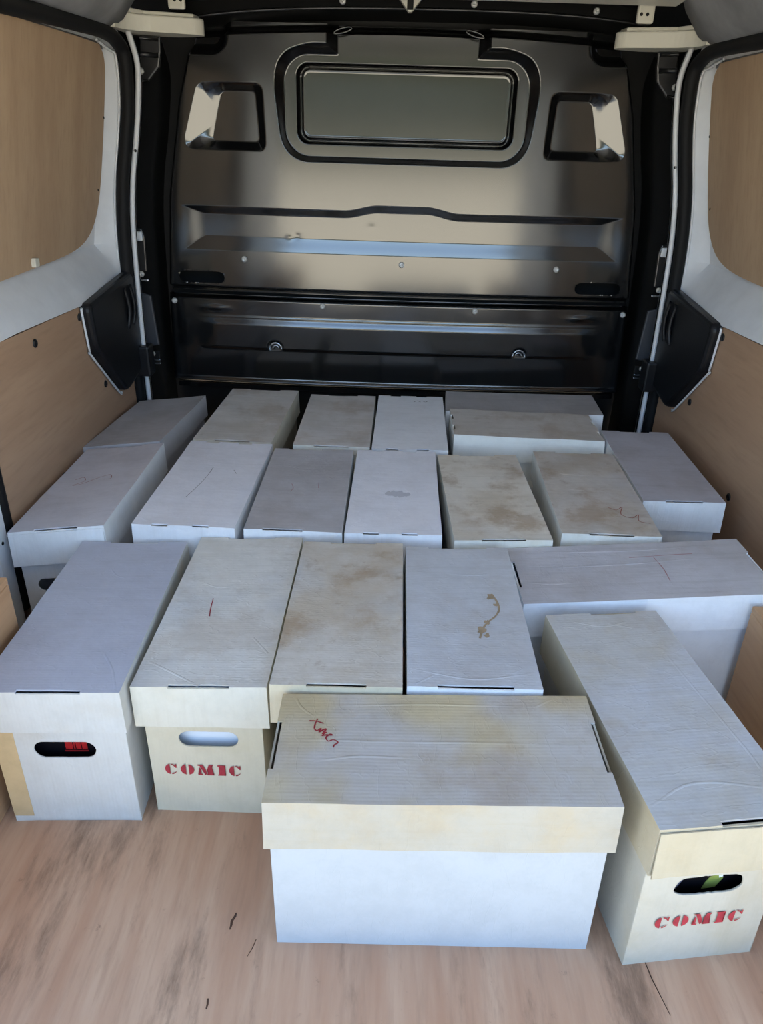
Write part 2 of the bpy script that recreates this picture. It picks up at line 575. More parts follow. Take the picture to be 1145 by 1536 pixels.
def stamped(name, z0, z1, nz, nx, fn, slots=False):
    u = np.linspace(-1, 1, nx)
    z = np.linspace(z0, z1, nz)
    U, Z = np.meshgrid(u, z)
    X = U * 0.65 + (half_width(Z) - 0.65) * np.clip((np.abs(U) - 0.8) / 0.2, 0, 1) * np.sign(U)
    keep = np.ones((nz - 1, nx - 1), bool)
    if slots:
        def sd(X_, Z_):
            return rrect(np.abs(X_), Z_, SLOT[0], SLOT[1], SLOT[2], SLOT[3], SLOT[3] - 0.0005)
        s = sd(X, Z)
        e = 1e-4
        gx = (sd(X + e, Z) - s) / e
        gz = (sd(X, Z + e) - s) / e
        near = np.abs(s) < 0.0028
        X = np.where(near, X - gx * s, X)
        Z = np.where(near, Z - gz * s, Z)
        s = np.where(near, 0, s)
        cs = (s[:-1, :-1] + s[1:, :-1] + s[:-1, 1:] + s[1:, 1:]) / 4
        keep = cs > -0.0006
    D = fn(X, Z)
    V = np.stack([X, YB + D, Z], -1).reshape(-1, 3)
    i = np.arange(nz * nx).reshape(nz, nx)
    Q = np.stack([i[:-1, :-1], i[:-1, 1:], i[1:, 1:], i[1:, :-1]], -1)[keep]
    me = bpy.data.meshes.new(name)
    me.from_pydata(V.tolist(), [], Q.tolist())
    me.update()
    me.shade_smooth()
    return link(bpy.data.objects.new(name, me), wf, M_bulk)

stamped('upper_panel', 0.532, 1.245, 380, 660, upper_depth, True)
stamped('lower_panel', 0.215, 0.522, 130, 300, lower_depth)
from_bm('cab_dark_sheet', box_bm((-0.84, 2.47, -0.02), (0.84, 2.49, 1.34)), M_dark, wf)  # black sheet put in for the darkness of the cab behind the slots
for x, z in ((-0.472, 0.634), (0.004, 0.633), (0.472, 0.632), (-0.70, 0.502), (-0.236, 0.503), (0.236, 0.502), (0.70, 0.500)):
    yy = YB + 0.028 * (x / 0.7) ** 2
    disc_bolt('bolt', (x, yy, z), (0, -1, 0), 0.0088, 0.006, M_bolt, wf)
for s in (-1, 1):
    # lashing rings showing as bright half rings above the swage line
    pts = [(s * 0.387 + 0.019 * math.cos(a), YB + 0.0095, 0.364 + 0.019 * math.sin(a)) for a in np.linspace(0, math.pi, 15)]
    rg = tube('lashing_ring', pts, 0.0034, M_chrome, wf, 8)
    pts = [(s * 0.387 + 0.009 * math.cos(a), YB + 0.0145, 0.366 + 0.008 * math.sin(a)) for a in np.linspace(0, math.pi, 9)]
    tube('ring_pin', pts, 0.003, M_chrome, rg, 6)
    # slotted eyelets at the top corners of the window neck
    pts = [(s * 0.177 + 0.024 * math.cos(a), YB + 0.012, 1.2265 + 0.0055 * math.sin(a) - s * 0.006 * math.cos(a)) for a in np.linspace(0, 2 * math.pi, 25)]
    tube('eyelet', pts, 0.0024, M_bulk, wf, 8)
# header channel above the panel
hp = smooth_path([(-0.62, 2.30, 1.232), (-0.45, 2.30, 1.254), (-0.25, 2.30, 1.267), (0, 2.30, 1.272), (0.25, 2.30, 1.272), (0.45, 2.30, 1.266), (0.62, 2.30, 1.252)], 6)
tube('header_lip', hp, 0.0035, M_bracket, wf, 8)
V, F = [], []
for p in hp:
    V += [(p.x, 2.302, p.z + 0.001), (p.x, 2.312, p.z + 0.034), (p.x, 2.255, p.z + 0.040), (p.x, 2.46, p.z - 0.010), (p.x, 2.46, p.z - 0.045)]
for i in range(len(hp) - 1):
    a, b = i * 5, i * 5 + 5
    F += [(a, b, b + 1, a + 1), (a + 1, b + 1, b + 2, a + 2), (a, a + 3, b + 3, b), (a + 3, a + 4, b + 4, b + 3)]
mesh('header_channel', V, F, M_dark, wf)
for x, z in ((-0.174, 1.284), (0.164, 1.286), (0.478, 1.279)):
    disc_bolt('header_bolt', (x, 2.296, z), (0, -1, 0), 0.0085, 0.008, M_bolt, wf)
vb = prism([(-0.052, 1.300), (-0.030, 1.292), (-0.004, 1.262), (0.004, 1.262), (0.030, 1.292), (0.052, 1.300)], 'y', 2.296, 2.270, 0.002)
from_bm('header_bracket', vb, M_cream, wf)
from_bm('bracket_slot', box_bm((-0.008, 2.266, 1.266), (0.008, 2.272, 1.298), 0.002), M_dark, wf)

# ------------------------------------------------------------------ sides: wall + sliding door
FLANGE = [(0.705, 1.195), (0.690, 1.125), (0.698, 1.04), (0.714, 0.95), (0.733, 0.86), (0.747, 0.75), (0.753, 0.62), (0.757, 0.45), (0.759, 0.25), (0.758, 0.06)]
YF = 2.20

def build_side(s, side, dn):
    def mx(p):
        return (s * p[0], p[1], p[2])
    def bx(name, lo, hi, mat, parent, bev=0.0):
        lo2 = (min(s * lo[0], s * hi[0]), lo[1], lo[2])
        hi2 = (max(s * lo[0], s * hi[0]), hi[1], hi[2])
        return from_bm(name, box_bm(lo2, hi2, bev), mat, parent)
    def sheet(name, V, F, mat, parent, th=0.002, smooth=False):
        o = mesh(name, [mx(v) for v in V], F, mat, parent, smooth)
        md = o.modifiers.new('thickness', 'SOLIDIFY')
        md.thickness = th
        md.offset = 0
        return o
    wl = empty('wall_' + side, VAN, kind='structure', label='%s side of the van body, pillars, seal and roof rail' % side)
    dr = empty('door_%d' % dn, VAN, kind='structure', label='closed %s sliding door lined with plywood' % side)
    # outer skin closes the bay
    bx('body_skin', (0.868, 0.47, -0.02), (0.88, 2.60, 1.345), M_white, wl)
    # rear quarter behind the door opening
    RZ = [(0.0, 0.785), (0.60, 0.785), (0.80, 0.768), (1.19, 0.733), (1.335, 0.705)]
    V, F = [], []
    for z, x in RZ:
        V += [(x + 0.016, 0.47, z), (x + 0.016, 1.255, z), (x, 1.262, z), (x, 1.306, z), (x + 0.004, 1.312, z), (x + 0.075, 1.315, z)]
    for k in range(len(RZ) - 1):
        F += [(k * 6 + q, k * 6 + q + 1, k * 6 + q + 7, k * 6 + q + 6) for q in range(1, 5)]
    sheet('rear_pillar', V, F, M_white, wl, 0.002)
    sheet('rear_quarter', V, [(k * 6, k * 6 + 1, k * 6 + 7, k * 6 + 6) for k in range(len(RZ) - 1)], M_white, wl, 0.002)
    disc_bolt('pillar_hole_disc', (s * 0.7838, 1.285, 0.235), (-s, 0, 0), 0.004, 0.0015, M_dark, wl)  # dark disc painted in for the shaded inside of a small hole
    # aperture flange at the front pillar: white pinch weld
    fp = smooth_path([(x, 0, z) for x, z in FLANGE], 6)
    V, F = [], []
    for p in fp:
        V += [(p.x - 0.007, YF - 0.004, p.z), (p.x - 0.001, YF - 0.009, p.z), (p.x + 0.006, YF - 0.004, p.z), (p.x + 0.010, YF + 0.06, p.z)]
    for i in range(len(fp) - 1):
        a, b = i * 4, i * 4 + 4
        F += [(a, a + 1, b + 1, b), (a + 1, a + 2, b + 2, b + 1), (a + 2, a + 3, b + 3, b + 2)]
    sheet('pillar_flange', V, F, M_white, wl, 0.002, True)
    for z in (0.925,):
        xx = float(np.interp(z, [q[1] for q in FLANGE[::-1]], [q[0] for q in FLANGE[::-1]]))
        disc_bolt('flange_plug', mx((xx - 0.002, YF - 0.0085, z)), (0, -1, 0), 0.004, 0.0012, M_dark, wl, 10)
    # door seal: fat black rubber tube up the pillar and back along the roof edge
    path = [(x + 0.024, YF - 0.012, z) for x, z in FLANGE[::-1][:-2]]
    path += [(0.716, YF - 0.018, 1.135), (0.722, YF - 0.045, 1.168), (0.728, YF - 0.11, 1.182), (0.733, 1.95, 1.182), (0.737, 1.6, 1.172), (0.738, 1.42, 1.166), (0.742, 1.352, 1.140), (0.752, 1.336, 1.06), (0.778, 1.334, 0.82), (0.801, 1.334, 0.60), (0.801, 1.334, 0.05)]
    tube('door_seal', smooth_path([mx(p) for p in path], 5), 0.0175, M_rubber, wl, 10)
    tube('seal_lip', smooth_path([mx((p[0] + 0.020, p[1] - 0.004, p[2] - (0.018 if i > 8 else 0))) for i, p in enumerate(path[:11])], 5), 0.0035, M_white, dr, 6)
    # dark front pillar between flange and bulkhead
    V, F = [], []
    for p in fp:
        V += [(p.x + 0.004, 2.235, p.z), (p.x + 0.012, 2.262, p.z), (p.x - 0.020, 2.285, p.z), (p.x - 0.012, 2.46, p.z), (0.87, 2.24, p.z)]
    for i in range(len(fp) - 1):
        a, b = i * 5, i * 5 + 5
        F += [(a, a + 1, b + 1, b), (a + 1, a + 2, b + 2, b + 1), (a + 2, a + 3, b + 3, b + 2), (a + 4, a, b, b + 4)]
    sheet('front_pillar', V, F, M_dark, wl, 0.002, True)
    # pillar brackets and bolts
    up = from_bm('hinge_bracket', prism([(s * 0.692, 1.192), (s * 0.640, 1.190), (s * 0.642, 1.158), (s * 0.650, 1.122), (s * 0.682, 1.088), (s * 0.706, 1.088)], 'y', 2.262, 2.25, 0.004), M_bracket, wl)
    tube('bracket_rib', [mx((0.694, 2.250, 1.150)), mx((0.648, 2.250, 1.148))], 0.006, M_bracket, up, 8)
    tube('bracket_rib', [mx((0.692, 2.250, 1.186)), mx((0.644, 2.250, 1.183))], 0.004, M_bracket, up, 8)
    disc_bolt('bracket_bolt', mx((0.698, 2.250, 1.112)), (0, -1, 0), 0.0085, 0.007, M_bolt, up)
    tube('bracket_rib', [mx((0.700, 2.248, 1.089)), mx((0.680, 2.248, 1.092))], 0.003, M_bracket, up, 6)
    mid = from_bm('latch_bracket', prism([(s * 0.768, 0.728), (s * 0.744, 0.722), (s * 0.738, 0.70), (s * 0.742, 0.606), (s * 0.772, 0.604)], 'y', 2.262, 2.255, 0.003), M_bracket, wl)
    bx('latch_plate', (0.742, 2.246, 0.690), (0.768, 2.254, 0.716), M_white, mid, 0.004)
    bx('latch_plate', (0.738, 2.249, 0.578), (0.768, 2.254, 0.584), M_chrome, mid, 0.002)
    disc_bolt('latch_bolt', mx((0.757, 2.252, 0.598)), (0, -1, 0), 0.0085, 0.007, M_bolt, mid)
    from_bm('pillar_cover', prism([(s * 0.770, 0.545), (s * 0.738, 0.536), (s * 0.728, 0.390), (s * 0.770, 0.380)], 'y', 2.262, 2.255, 0.004), plain('grey pillar panel', (58, 60, 66), 0.5), wl)
    lb = bx('lower_bracket', (0.728, 2.250, 0.331), (0.762, 2.258, 0.372), M_dark, wl, 0.003)
    disc_bolt('lower_bolt', mx((0.749, 2.250, 0.3635)), (0, -1, 0), 0.0078, 0.007, M_bolt, lb)
    for z in (0.334, 0.345):
        bx('bracket_edge', (0.728, 2.246, z - 0.002), (0.760, 2.250, z + 0.002), M_chrome, lb, 0.001)
    # roof side: dusty header panel and the painted runner cover that curves inboard
    V, F = [], []
    ys = [0.47, 0.8, 1.4, 1.8, 2.05, 2.12]
    for y in ys:
        V += [(0.735, y, 1.188), (0.715, y, 1.196), (0.690, y, 1.212), (0.650, y, 1.262), (0.615, y, 1.335)]
    for i in range(len(ys) - 1):
        a, b = i * 5, i * 5 + 5
        F += [(a + k, a + k + 1, b + k + 1, b + k) for k in range(4)]
    sheet('roof_side', V, F, M_header, wl, 0.003, True)
    cov = [(0.705, 2.10), (0.700, 2.14), (0.665, 2.175), (0.535, 2.215), (0.520, 2.235), (0.530, 2.262), (0.60, 2.29), (0.72, 2.29), (0.72, 2.10)]
    o = from_bm('runner_cover', prism([(s * x, y) for x, y in round_poly(cov, [0, .02, .03, .012, .012, .012, 0, 0, 0], 4)], 'z', 1.193, 1.229, 0.004), M_cream, wl)
    o2 = from_bm('runner_cover_lid', prism([(s * x, y) for x, y in [(0.70, 2.10), (0.66, 2.19), (0.545, 2.225), (0.54, 2.27), (0.70, 2.27)]], 'z', 1.229, 1.2385, 0.003), M_cream, o)
    # roof bracket stub above the runner
    st = bx('roof_bracket', (0.556, 2.19, 1.243), (0.598, 2.205, 1.315), M_cream, wl, 0.006)
    for z, x in ((1.262, 0.565), (1.262, 0.580)):
        disc_bolt('bracket_hole', mx((x, 2.1895, z)), (0, -1, 0), 0.004, 0.001, M_dark, st, 10)
    # filler from seal up to header
    V = [(0.76, y, z) for y in (0.47, 2.24) for z in (1.15, 1.34)]
    sheet('cant_rail', V, [(0, 2, 3, 1)], M_header, wl)

    # ---- sliding door
    def xw(z):
        return 0.843 - 0.088 * (z - 0.69) / 0.48
    # inner steel skin round the window, with its front return to the seal
    V, F = [], []
    zs = [0.60, 0.618, 0.640, 0.660, 0.69, 0.80, 0.95, 1.08, 1.17, 1.20]
    def prof(z):
        if z <= 0.60: return 0.786
        if z <= 0.618: return 0.788
        if z <= 0.640: return 0.802
        if z <= 0.660: return 0.822
        return xw(z) + 0.004
    ys = [1.318, 1.5, 1.70, 1.90, 2.05, 2.15, 2.178, 2.192, 2.200]
    for z in zs:
        x = prof(z)
        xf = float(np.interp(z, [q[1] for q in FLANGE[::-1]], [q[0] for q in FLANGE[::-1]])) + 0.028
        for y in ys:
            k = max(0.0, (y - 2.15) / 0.05)
            V.append((x + (xf - x) * k ** 1.4 if y > 2.15 else x, y, z - 0.028 * max(0, (y - 1.5)) / 0.7 * (1 if z < 0.65 else 0)))
    ny = len(ys)
    for i in range(len(zs) - 1):
        for j in range(ny - 1):
            F.append((i * ny + j, i * ny + j + 1, (i + 1) * ny + j + 1, (i + 1) * ny + j))
    crisp(sheet('door_skin', V, F, M_white, dr, 0.002, True).data)
    # plywood blank in the window
    out = [(1.372, 0.760), (1.388, 0.712), (1.44, 0.690), (1.75, 0.690), (1.95, 0.694), (2.055, 0.712), (2.115, 0.752), (2.145, 0.82), (2.155, 0.95), (2.152, 1.08), (2.142, 1.125), (2.112, 1.150), (2.05, 1.158), (1.6, 1.158), (1.45, 1.154), (1.392, 1.138), (1.374, 1.09), (1.37, 0.95)]
    sm = [(p.x, p.y) for p in smooth_path([(a, b, 0) for a, b in out + out[:1]], 4)][:-1]
    bm = bmesh.new()
    va = [bm.verts.new(mx((xw(z) - 0.009, y, z))) for y, z in sm]
    vb2 = [bm.verts.new(mx((xw(z) + 0.003, y, z))) for y, z in sm]
    bm.faces.new(va)
    bm.faces.new(vb2[::-1])
    for i in range(len(sm)):
        j = (i + 1) % len(sm)
        bm.faces.new((va[i], vb2[i], vb2[j], va[j]))
    wp = from_bm('window_blank', bm, M_ply_up, dr)
    for y, z in ((1.735, 0.704), (1.49, 1.150)):
        c = from_bm('clip', prism(round_poly([(y - 0.012, z - 0.010), (y + 0.010, z - 0.010), (y + 0.012, z + 0.008), (y - 0.010, z + 0.010)], 0.004, 3), 'x', s * (xw(z) - 0.009), s * (xw(z) - 0.019), 0.002), M_cream, wp)
    for y, z in ((2.152, 1.0), (2.130, 0.83)):
        disc_bolt('screw', mx((xw(z) - 0.0095, y, z)), (-s, 0, 0), 0.0035, 0.001, M_dark, wp, 8)
    # lower plywood lining
    top = [(1.345, 0.020), (2.235, 0.020), (2.235, 0.42), (1.93, 0.572), (1.862, 0.578), (1.840, 0.584), (1.60, 0.592), (1.345, 0.601)]
    lw = from_bm('door_lining', prism([(y, z) for y, z in top], 'x', s * 0.800, s * 0.790), M_ply_low, dr)
    for y, z in ((1.838, 0.561), (1.585, 0.560), (1.945, 0.360), (1.610, 0.236), (2.178, 0.286), (2.05, 0.10)):
        disc_bolt('fixing_plug', mx((0.790, y, z)), (-s, 0, 0), 0.0095, 0.004, M_plastic, lw, 12)
    # latch cover: faceted black plastic shield
    cov = [(2.175, 0.616), (1.856, 0.590), (1.846, 0.575), (1.862, 0.470), (2.025, 0.318), (2.055, 0.310), (2.215, 0.338), (2.215, 0.60)]
    pts = round_poly(cov, [0.01, 0.02, 0.012, 0.03, 0.02, 0.02, 0.0, 0.0], 4)
    lc = from_bm('latch_cover', prism(pts, 'x', s * 0.788, s * 0.762, 0.012, 3), M_plastic, dr)
    tr = [(1.847, 0.580), (1.844, 0.570), (1.858, 0.470), (1.864, 0.459), (2.022, 0.314), (2.042, 0.307)]
    tube('cover_lip', smooth_path([mx((0.784, y, z)) for y, z in tr], 4), 0.003, M_white, lc, 6)
    for y in (2.105, 2.15):
        tube('grip_rib', smooth_path([mx((0.763, y, 0.585)), mx((0.757, y + 0.004, 0.545)), mx((0.757, y + 0.003, 0.51)), mx((0.763, y - 0.004, 0.475))], 4), 0.006, M_plastic, lc, 8)
    bx('latch_block', (0.735, 2.165, 0.315), (0.79, 2.22, 0.405), M_plastic, lc, 0.006)
    tube('door_edge', [mx((0.784, 2.215, 0.34)), mx((0.786, 2.215, 0.02))], 0.006, M_white, dr, 8)

build_side(-1, 'left', 1)
build_side(1, 'right', 2)

# plywood boxes over the rear wheels
def wheel_box(x0, x1, y1, h, label):
    r = empty('wheel_arch_box', Matrix.Translation(((x0 + x1) / 2, (0.5 + y1) / 2, 0)), label=label, category='plywood box')
    ins = 1 if x0 < 0 else -1
    cx, cy = (x0 + x1) / 2, (0.5 + y1) / 2
    xi, xo = (x1, x0) if x0 < 0 else (x0, x1)
    def part(name, lo, hi):
        lo2 = (min(lo[0], hi[0]) - cx, lo[1] - cy, lo[2])
        hi2 = (max(lo[0], hi[0]) - cx, hi[1] - cy, hi[2])
        return from_bm(name, box_bm(lo2, hi2, 0.0012, 1), M_ply_arch, r)
    part('side_panel', (xi, 0.505, 0.001), (xi - ins * 0.012, y1, h - 0.0125))
    part('top_panel', (xi, 0.505, h - 0.012), (xo, y1, h))
    part('end_panel', (xi - ins * 0.0125, y1 - 0.012, 0.001), (xo, y1, h - 0.0125))
    return r
wheel_box(-0.764, -0.592, 1.005, 0.345, 'plywood wheel arch box at the left edge beside the white hand hole box')
wheel_box(0.635, 0.80, 1.068, 0.276, 'plywood wheel arch box at the right edge beside the turned stencilled box')

# ------------------------------------------------------------------ cardboard boxes
def grid_box(name, xs, ys, zs, skip, mat, parent, disp, pull=0.0, thick=0.0028):
    """open-bottomed (skip_bottom) shell on given grid lines with softened edges"""
    idx = {}
    V, F = [], []
    nx, ny, nz = len(xs) - 1, len(ys) - 1, len(zs) - 1
    def vert(i, j, k):
        key = (i, j, k)
        if key not in idx:
            x, y, z = xs[i], ys[j], zs[k]
            ex = -1 if i == 0 else (1 if i == nx else 0)
            ey = -1 if j == 0 else (1 if j == ny else 0)
            ez = 1 if k == nz else 0
            if abs(ex) + abs(ey) + abs(ez) >= 2:
                x -= ex * pull
                y -= ey * pull
                z -= ez * pull
            idx[key] = len(V)
            V.append(disp(x, y, z, ex, ey, ez))
        return idx[key]
    for i in range(nx):
        for j in range(ny):
            if not skip('t', i, j):
                F.append((vert(i, j, nz), vert(i + 1, j, nz), vert(i + 1, j + 1, nz), vert(i, j + 1, nz)))
    for k in range(nz):
        for i in range(nx):
            if not skip('f', i, k):
                F.append((vert(i, 0, k), vert(i + 1, 0, k), vert(i + 1, 0, k + 1), vert(i, 0, k + 1)))
            if not skip('b', i, k):
                F.append((vert(i, ny, k), vert(i, ny, k + 1), vert(i + 1, ny, k + 1), vert(i + 1, ny, k)))
        for j in range(ny):
            if not skip('s', j, k):
                F.append((vert(0, j, k), vert(0, j, k + 1), vert(0, j + 1, k + 1), vert(0, j + 1, k)))
                F.append((vert(nx, j, k), vert(nx, j + 1, k), vert(nx, j + 1, k + 1), vert(nx, j, k + 1)))
    o = mesh(name, V, F, mat, parent, True)
    crisp(o.data)
    md = o.modifiers.new('board', 'SOLIDIFY')
    md.thickness = thick
    md.offset = -1
    return o

def lines(h, extra=(), n=8, e=(0.004, 0.016)):
    a = [-h, -h + e[0], -h + e[1], h - e[1], h - e[0], h]
    a += [-h + e[1] + (2 * h - 2 * e[1]) * i / n for i in range(1, n)]
    for x in extra:
        a = [v for v in a if abs(v - x) > 0.0035 or abs(abs(v) - h) < 1e-6]
        a.append(x)
    return sorted(set(round(v, 6) for v in a))

def ribbon(name, strokes, width, fz, mat, parent):
    """pen strokes lying on a surface z=fz(x,y)"""
    V, F = [], []
    for st in strokes:
        st = [(p.x, p.y) for p in smooth_path([(a, b, 0) for a, b in st], 4)] if len(st) > 2 else st
        base = len(V)
        n = len(st)
        for i, (x, y) in enumerate(st):
            j, k = max(i - 1, 0), min(i + 1, n - 1)
            d = Vector((st[k][0] - st[j][0], st[k][1] - st[j][1])).normalized()
            wd = width * 0.5 * (0.8 + 0.4 * noise.noise((x * 90, y * 90, 3)))
            for q in (-1, 1):
                px, py = x - d.y * wd * q, y + d.x * wd * q
                V.append((px, py, fz(px, py) + 0.0006))
        for i in range(n - 1):
            a = base + i * 2
            F.append((a, a + 1, a + 3, a + 2))
    o = mesh(name, V, F, mat, parent)
    if len(strokes) > 1:
        o['kind'] = 'stuff'
    return o

def crease(parent, strokes, fz, mat, wd=0.0022, h=0.0011):
    V, F = [], []
    for st in strokes:
        st = [(p.x, p.y) for p in smooth_path([(a, b, 0) for a, b in st], 5)] if len(st) > 2 else st
        n = len(st)
        base = len(V)
        for i, (x, y) in enumerate(st):
            j, k = max(i - 1, 0), min(i + 1, n - 1)
            d = Vector((st[k][0] - st[j][0], st[k][1] - st[j][1])).normalized()
            g = math.sin(math.pi * (i + 0.3) / (n - 0.4))
            V += [(x - d.y * wd, y + d.x * wd, fz(x, y)), (x, y, fz(x, y) + h * g), (x + d.y * wd, y - d.x * wd, fz(x, y))]
        for i in range(n - 1):
            a = base + 3 * i
            F += [(a, a + 1, a + 4, a + 3), (a + 1, a + 2, a + 5, a + 4)]
    o = mesh('crease', V, F, mat, parent, True)
    o['kind'] = 'stuff'
    return o

# ---- stencil letters: polygons in a unit-height cell
def arc(cx, cy, rx, ry, a0, a1, n=12):
    return [(cx + rx * math.cos(math.radians(a0 + (a1 - a0) * i / n)), cy + ry * math.sin(math.radians(a0 + (a1 - a0) * i / n))) for i in range(n + 1)]
def glyph(ch):
    if ch == 'C':
        a = arc(0.56, 0.5, 0.56, 0.5, 100, 260, 16) + [(0.47, 0.06), (0.44, 0.3), (0.44, 0.7), (0.47, 0.94)]
        b = arc(0.60, 0.5, 0.46, 0.5, 92, 40, 6) + [(1.00, 1.0), (1.08, 1.0), (1.08, 0.62), (1.00, 0.62)] + [(0.90, 0.72), (0.78, 0.85), (0.60, 0.89)]
        c = arc(0.60, 0.5, 0.50, 0.5, 268, 322, 6) + [(1.10, 0.30), (1.02, 0.27)] + [(0.88, 0.19), (0.76, 0.13), (0.60, 0.11)]
        return [a, b, c], 1.12
    if ch == 'O':
        a = arc(0.60, 0.5, 0.60, 0.5, 100, 260, 16) + [(0.47, 0.2), (0.46, 0.8)]
        b = arc(0.66, 0.5, 0.60, 0.5, 80, -80, 16) + [(0.78, 0.2), (0.77, 0.8)]
        return [a, b], 1.26
    if ch == 'M':
        a = [(0.0, 0.0), (0.42, 0.0), (0.42, 0.12), (0.30, 0.14), (0.30, 0.58), (0.16, 0.76), (0.16, 0.14), (0.0, 0.12)]
        b = [(0.02, 1.0), (0.50, 1.0), (0.80, 0.42), (0.80, 0.10), (0.66, 0.02), (0.20, 0.90), (0.02, 0.91)]
        c = [(0.88, 0.60), (1.00, 1.0), (1.42, 1.0), (1.42, 0.91), (1.32, 0.88), (1.32, 0.12), (1.50, 0.09), (1.50, 0.0), (0.84, 0.0), (0.84, 0.09), (0.95, 0.12)]
        c = [(0.86, 0.52), (1.06, 1.0), (1.46, 1.0), (1.46, 0.91), (1.34, 0.88), (1.34, 0.12), (1.50, 0.09), (1.50, 0.0), (0.84, 0.0), (0.84, 0.09), (0.93, 0.12), (0.93, 0.5)]
        return [a, b, c], 1.52
    if ch == 'I':
        return [[(0, 0), (0.74, 0), (0.74, 0.09), (0.62, 0.12), (0.62, 0.88), (0.74, 0.91), (0.74, 1), (0, 1), (0, 0.91), (0.12, 0.88), (0.12, 0.12), (0, 0.09)]], 0.74
def stencil(parent, cx, cz, height, y, total):
    """the word printed on a box end, facing -y"""
    word, gap = 'COMIC', 0.33
    wsum = sum(glyph(c)[1] for c in word) + gap * 4
    k = total / wsum
    x = 0.0
    bm = bmesh.new()
    for c in word:
        polys, wd = glyph(c)
        for p in polys:
            vs_ = [bm.verts.new((cx - total / 2 + (x + a) * k, y, cz - height / 2 + b * height)) for a, b in p]
            f = bm.faces.new(vs_)
        x += wd + gap
    bmesh.ops.triangulate(bm, faces=bm.faces[:])
    for f in bm.faces:
        if f.normal.y > 0:
            f.normal_flip()
    me = bpy.data.meshes.new('stencil_lettering')
    bm.to_mesh(me)
    bm.free()
    o = link(bpy.data.objects.new('stencil_lettering', me), parent, M_red)
    o['label'] = 'red stencilled word COMIC'
    return o

def panel_with_hole(hw, z0, z1, y, cx, cz, rx, rz, n=48, wob=0.0, seed=0):
    """end panel of the base, facing -y, pierced by a rounded hand hole"""
    V, F = [], []
    inner, outer = [], []
    angs = [2 * math.pi * i / n for i in range(n)]
    corners = [math.atan2(zz - cz, xx - cx) % (2 * math.pi) for xx, zz in ((hw, z1), (-hw, z1), (-hw, z0), (hw, z0))]
    for c in corners:
        k = min(range(n), key=lambda i: abs(((angs[i] - c + math.pi) % (2 * math.pi)) - math.pi))
        angs[k] = c
    for a in angs:
        ca, sa = math.cos(a), math.sin(a)
        # pill outline
        L = rx - rz
        lo_, hi_ = 0.0, rx * 1.2
        for _ in range(26):
            mid = (lo_ + hi_) / 2
            qx = max(abs(mid * ca) - L, 0)
            if math.hypot(qx, mid * sa) < rz: lo_ = mid
            else: hi_ = mid
        rr = lo_ * (1 + wob * noise.noise((ca * 3 + seed, sa * 3, seed)))
        inner.append((cx + rr * ca, cz + rr * sa))
        t = min((((hw if ca > 0 else -hw) - cx) / ca) if abs(ca) > 1e-9 else 1e9, (((z1 if sa > 0 else z0) - cz) / sa) if abs(sa) > 1e-9 else 1e9)
        outer.append((cx + t * ca, cz + t * sa))
    for (a, b), (c, d) in zip(inner, outer):
        V += [(a, y, b), ((a + c) / 2, y, (b + d) / 2), (c, y, d)]
    for i in range(n):
        j = (i + 1) % n
        F += [(3 * i, 3 * j, 3 * j + 1, 3 * i + 1), (3 * i + 1, 3 * j + 1, 3 * j + 2, 3 * i + 2)]
    return V, F

